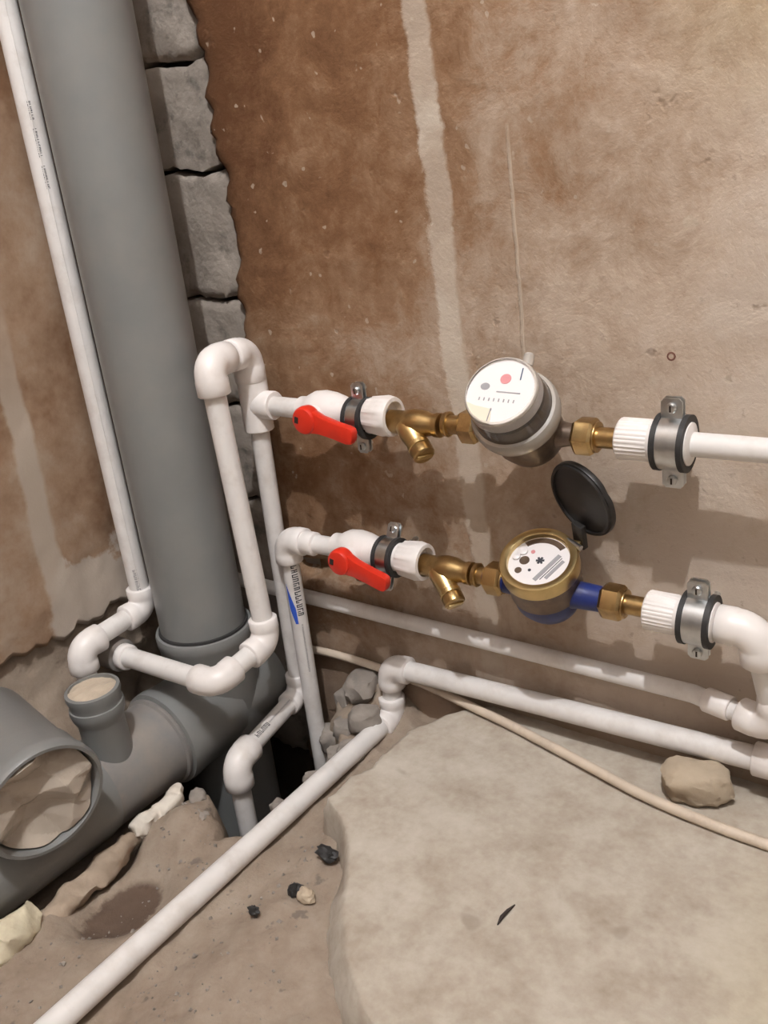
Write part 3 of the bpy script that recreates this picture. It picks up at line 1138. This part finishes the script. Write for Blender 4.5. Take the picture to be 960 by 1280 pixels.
MB().lathe((SX, SY, .173), Z, [(0, .0548), (0, .0578), (.0035, .0572), (.0040, .0548)], 72, caps=False).build('seal_ring', M_['rubber_dark'], t, ang=40)
RZ = .060
t = thing('sewer_tee', 'dusty grey horizontal sewer tee with a small upright stub', 'sewer pipe', (SX, -.28, 0))
MB().lathe((SX, -.05, RZ), -Yv, [(0, .056), (.08, .057), (.085, .0600), (.150, .0612), (.166, .0632), (.172, .0632), (.178, .0625), (.180, .0560)], 64).build('coupling', M_['grey'], t, ang=40)
MB().lathe((SX, -.228, RZ), -Yv, [(0, .0560), (.003, .0585), (.007, .0585), (.009, .0552), (.20, .0552)], 64).build('barrel', M_['grey_dusty'], t, ang=40)
sc = V((.112, -.308, .085))
sd = V((.00, -.03, 1)).normalized()
st = MB().lathe(sc, sd, [(0, .0262), (.062, .0262), (.064, .0268), (.072, .0300), (.079, .0312), (.084, .0305), (.0845, .0290), (.090, .0290), (.098, .0312), (.103, .0306), (.104, .0270), (.099, .0265)], 44, caps=False).build('stub_socket', M_['grey'], t, ang=40)
cap = MB()
vs, fs = [], []
for i in range(9):
    for k in range(36):
        a = 2 * pi * k / 36
        r = .0275 * i / 8
        p = sc + sd * (.1015 + .0028 * fbm(r * cos(a) * 60, r * sin(a) * 60, 4, 3)) + V((r * cos(a), r * sin(a), 0))
        vs.append(p)
for i in range(8):
    for k in range(36):
        fs.append((i * 36 + k, i * 36 + (k + 1) % 36, (i + 1) * 36 + (k + 1) % 36, (i + 1) * 36 + k))
cap.add(vs, fs)
cap.build('film_cover', M_['sock'], st, smooth=False)

t = thing('sewer_branch', 'grey sewer branch fitting with a wide open socket stuffed with crumpled film', 'sewer pipe', (.10, -.42, 0))
MB().lathe((SX, -.335, RZ), V((0, -1, .02)), [(0, .0556), (.012, .0580), (.03, .0585), (.30, .0585)], 64).build('barrel', M_['grey'], t, ang=40)
bn = V((.975, -.14, -.13)).normalized()
rc = V((.190, -.435, .150))
MB().lathe(rc, bn, [(-.175, .030), (-.168, .045), (-.150, .0560), (-.05, .0572), (-.045, .0600), (-.020, .0605), (-.016, .0628), (-.004, .0635), (0, .0615), (.0, .0580), (-.004, .0568), (-.05, .0560), (-.051, .01)], 72, caps=False).build('branch_socket', M_['grey'], t, ang=40)

# crumpled film in the mouth of the branch
d, a_, b_ = frame(bn)
vs, fs = [], []
NR, NA = 30, 96
FOLDS = [(.5, .071, .014, .3), (1.7, .058, .010, .1), (2.6, .083, .013, .55), (1.1, .031, .004, .2)]
for i in range(NR + 1):
    rr = .0560 * i / NR
    for k in range(NA):
        an = 2 * pi * k / NA
        u, v_ = rr * cos(an), rr * sin(an)
        # ridged folds
        h = 0.
        wx, wy = u + .006 * noise.noise(V((u * 30, v_ * 30, 1))), v_ + .006 * noise.noise(V((u * 30, v_ * 30, 7)))
        for th, wl, am, ph in FOLDS:
            f = ((wx * cos(th) + wy * sin(th)) / wl + ph) % 1.
            h += am * abs(2 * f - 1)
        hh = -.030 + h + .003 * noise.noise(V((u * 40, v_ * 40, 3)))
        if i == NR:
            hh = -.022
        vs.append(rc + d * hh + a_ * u + b_ * v_)
for i in range(NR):
    for k in range(NA):
        fs.append((i * NA + k, i * NA + (k + 1) % NA, (i + 1) * NA + (k + 1) % NA, (i + 1) * NA + k))
o = MB().add(vs, fs).build('plastic_film', M_['film'], ang=9)
tag(o, 'crumpled beige plastic film stuffed into the open grey sewer socket', 'plastic film')


# ------------------------------------------------------------------ stones, rubble, foam
def lump(name, c, s, mt, seed, rough=.35, sub=3, rotz=0., freq=1.6, facet=False):
    bm = bmesh.new()
    bmesh.ops.create_icosphere(bm, subdivisions=sub, radius=1)
    Rm = Matrix.Rotation(rotz, 3, 'Z')
    vs = []
    for v in bm.verts:
        p = v.co.copy()
        if facet:
            p = V([math.copysign(abs(q) ** .62, q) for q in p])
        k = 1 + rough * noise.fractal(p * freq + V((seed * 3.1, seed * 1.7, seed)), 1, 2, 4, noise_basis='PERLIN_ORIGINAL')
        q = p * k
        vs.append(V(c) + Rm @ V((q.x * s[0], q.y * s[1], q.z * s[2])))
    bm.verts.index_update()
    fs = [tuple(v.index for v in f.verts) for f in bm.faces]
    bm.free()
    return MB().add(vs, fs).build(name, M_[mt], ang=40)


tag(lump('stone', (.706, -.049, .094), (.031, .021, .020), 'stone', 2, .2, 4, .3, 1.2, facet=True), 'sandy brown stone on the slab between cable and floor pipe', 'stone')
tag(lump('pebble', (.722, -.083, .0785), (.0065, .005, .0045), 'foam', 3), 'tiny pale pebble beside the sandy stone on the slab', 'pebble')
rub = [((.262, -.020, .066), (.030, .020, .018), 5), ((.235, -.022, .030), (.022, .017, .020), 6), ((.290, -.060, .047), (.021, .018, .015), 7), ((.262, -.062, .025), (.016, .018, .014), 8),
       ((.300, -.105, .030), (.018, .015, .010), 9), ((.225, -.05, -.01), (.022, .02, .018), 10), ((.278, -.10, .012), (.014, .018, .014), 12)]
RL = ['largest grey rubble chunk, on top of the heap by the back wall', 'grey rubble chunk lying leftmost in the heap against the back wall',
      'grey rubble chunk tucked right beside the floor pipe bend', 'grey rubble chunk in the middle of the heap behind the floor pipe bend',
      'flat grey chunk against the floor pipe just in front of its bend', 'lowest grey chunk, half down the hole beside the straight drop pipe',
      'grey chunk on the hole edge beneath the floor pipe bend']
for (c, s, k), lb in zip(rub, RL):
    tag(lump('rubble_chunk', c, s, 'rubble', k, .24, 3, k, 1.3, True), lb, 'rubble', 'rubble behind the floor pipe bend')
rub = [((.183, -.256, .022), (.012, .010, .010), 15), ((.216, -.284, .026), (.010, .009, .008), 16), ((.290, -.226, .026), (.009, .013, .009), 17), ((.292, -.165, .026), (.008, .015, .010), 18)]
CL = ['dusty clod at the end of the white foam bead beside the hole', 'small dusty clod on the earth hump between foam bead and bent drop pipe',
      'dusty clod between the floor pipe and the bent drop pipe', 'dusty clod between the floor pipe and the straight drop pipe']
for (c, s, k), lb in zip(rub, CL):
    tag(lump('earth_clod', c, s, 'rubble', k, .24, 3, k, 1.3, True), lb, 'clod', 'clods on the rim of the hole')
tag(lump('pebble', (.415, -.324, .044), (.011, .008, .006), 'stone', 21), 'flat sandy pebble on the dirt between white floor pipe and slab edge', 'pebble')
tag(lump('dark_lump', (.400, -.323, .043), (.008, .006, .006), 'rubber_dark', 22, .5), 'black lump drawn for the dark hole by the flat sandy pebble on the dirt', 'debris')  # black lump added in place of a dark hole in the dirt
tag(MB().sweep([(.611, -.289, .0765), (.6105, -.281, .0775), (.612, -.272, .0778), (.6135, -.262, .0765)], [.0006, .0018, .0016, .0005], 8).build('crack', M_['dark']), 'thin dark splinter drawn as a raised sliver in the middle of the slab', 'crack')  # raised dark sliver added to stand for a small crack in the slab
tag(lump('dark_lump', (.381, -.363, .042), (.006, .004, .005), 'rubber_dark', 23, .5), 'small black lump alone on the dirt nearest the camera', 'debris')
tag(lump('smear_bit', (.398, -.270, .045), (.012, .007, .006), 'rubber_dark', 24, .6), 'black bit drawn for a dark smear by the slab corner', 'debris')  # dark smear on the dirt, added as a black lump


def foam(name, pts, rads, mt, seed, label):
    m = MB()
    p = catmull(pts, 10)
    n = 18
    L = len(p)
    rad = []
    for i in range(L):
        f = i / (L - 1) * (len(rads) - 1)
        k = min(int(f), len(rads) - 2)
        rad.append(rads[k] + (rads[k + 1] - rads[k]) * (f - k))
    m.sweep(p, rad, n)
    m.v = [tuple(V(q) + V((fbm(q[0] * 45 + seed, q[1] * 45, q[2] * 45, 3), fbm(q[0] * 45, q[1] * 45 + seed, q[2] * 45, 3), fbm(q[0] * 45, q[1] * 45, q[2] * 45 + seed, 3))) * .007) for q in m.v]
    tag(m.build(name, M_[mt], ang=60), label, 'foam')


foam('foam_bead', [(.166, -.262, .036), (.170, -.285, .033), (.166, -.305, .028), (.168, -.325, .027), (.164, -.338, .024)], [.006, .011, .008, .011, .006], 'foam', 1, 'white mounting foam squeezed out under the grey sewer tee')
foam('foam_bead', [(.165, -.335, .020), (.168, -.38, .015), (.172, -.42, .014), (.176, -.46, .012), (.174, -.50, .008)], [.008, .014, .013, .015, .010], 'foam_dirty', 4, 'dust-covered strip of foam along the foot of the grey sewer pipe')
foam('foam_bead', [(.168, -.475, .034), (.178, -.50, .032), (.180, -.522, .022), (.182, -.545, .012)], [.010, .018, .014, .011], 'foam_yellow', 7, 'yellowish foam lump at the bottom left beside the sewer pipe')


# loose crumbs strewn over the dirt, too many and too small to count
m = MB()
rnd = random.Random(5)
n_done = 0
while n_done < 420:
    x, y = rnd.uniform(.17, .50), rnd.uniform(-.68, -.12)
    if poly_dist(HOLE, x, y) < .008 or abs(x - .315) < .016:
        continue
    if x < .215 and y < -.33 or x > .36 and y > -.23 or x > .36 + (-.23 - y) * .55:
        continue
    r = .0011 + .0030 * rnd.random() ** 4
    z = ground_z(x, y) + r * .3
    ic = [V((rnd.uniform(.6, 1), 0, 0)), V((-rnd.uniform(.6, 1), 0, 0)), V((0, rnd.uniform(.6, 1), 0)), V((0, -rnd.uniform(.6, 1), 0)), V((0, 0, rnd.uniform(.4, .9))), V((0, 0, -.6))]
    Rm = Matrix.Rotation(rnd.uniform(0, 6), 3, 'Z') @ Matrix.Rotation(rnd.uniform(0, 1), 3, 'X')
    m.add([V((x, y, z)) + Rm @ (q * r) for q in ic], [(0, 2, 4), (2, 1, 4), (1, 3, 4), (3, 0, 4), (2, 0, 5), (1, 2, 5), (3, 1, 5), (0, 3, 5)])
    n_done += 1
o = m.build('earth_crumbs', M_['rubble'], smooth=False, kind='stuff')
tag(o, 'loose earth crumbs scattered over the dirt around the white floor pipe', 'crumbs')
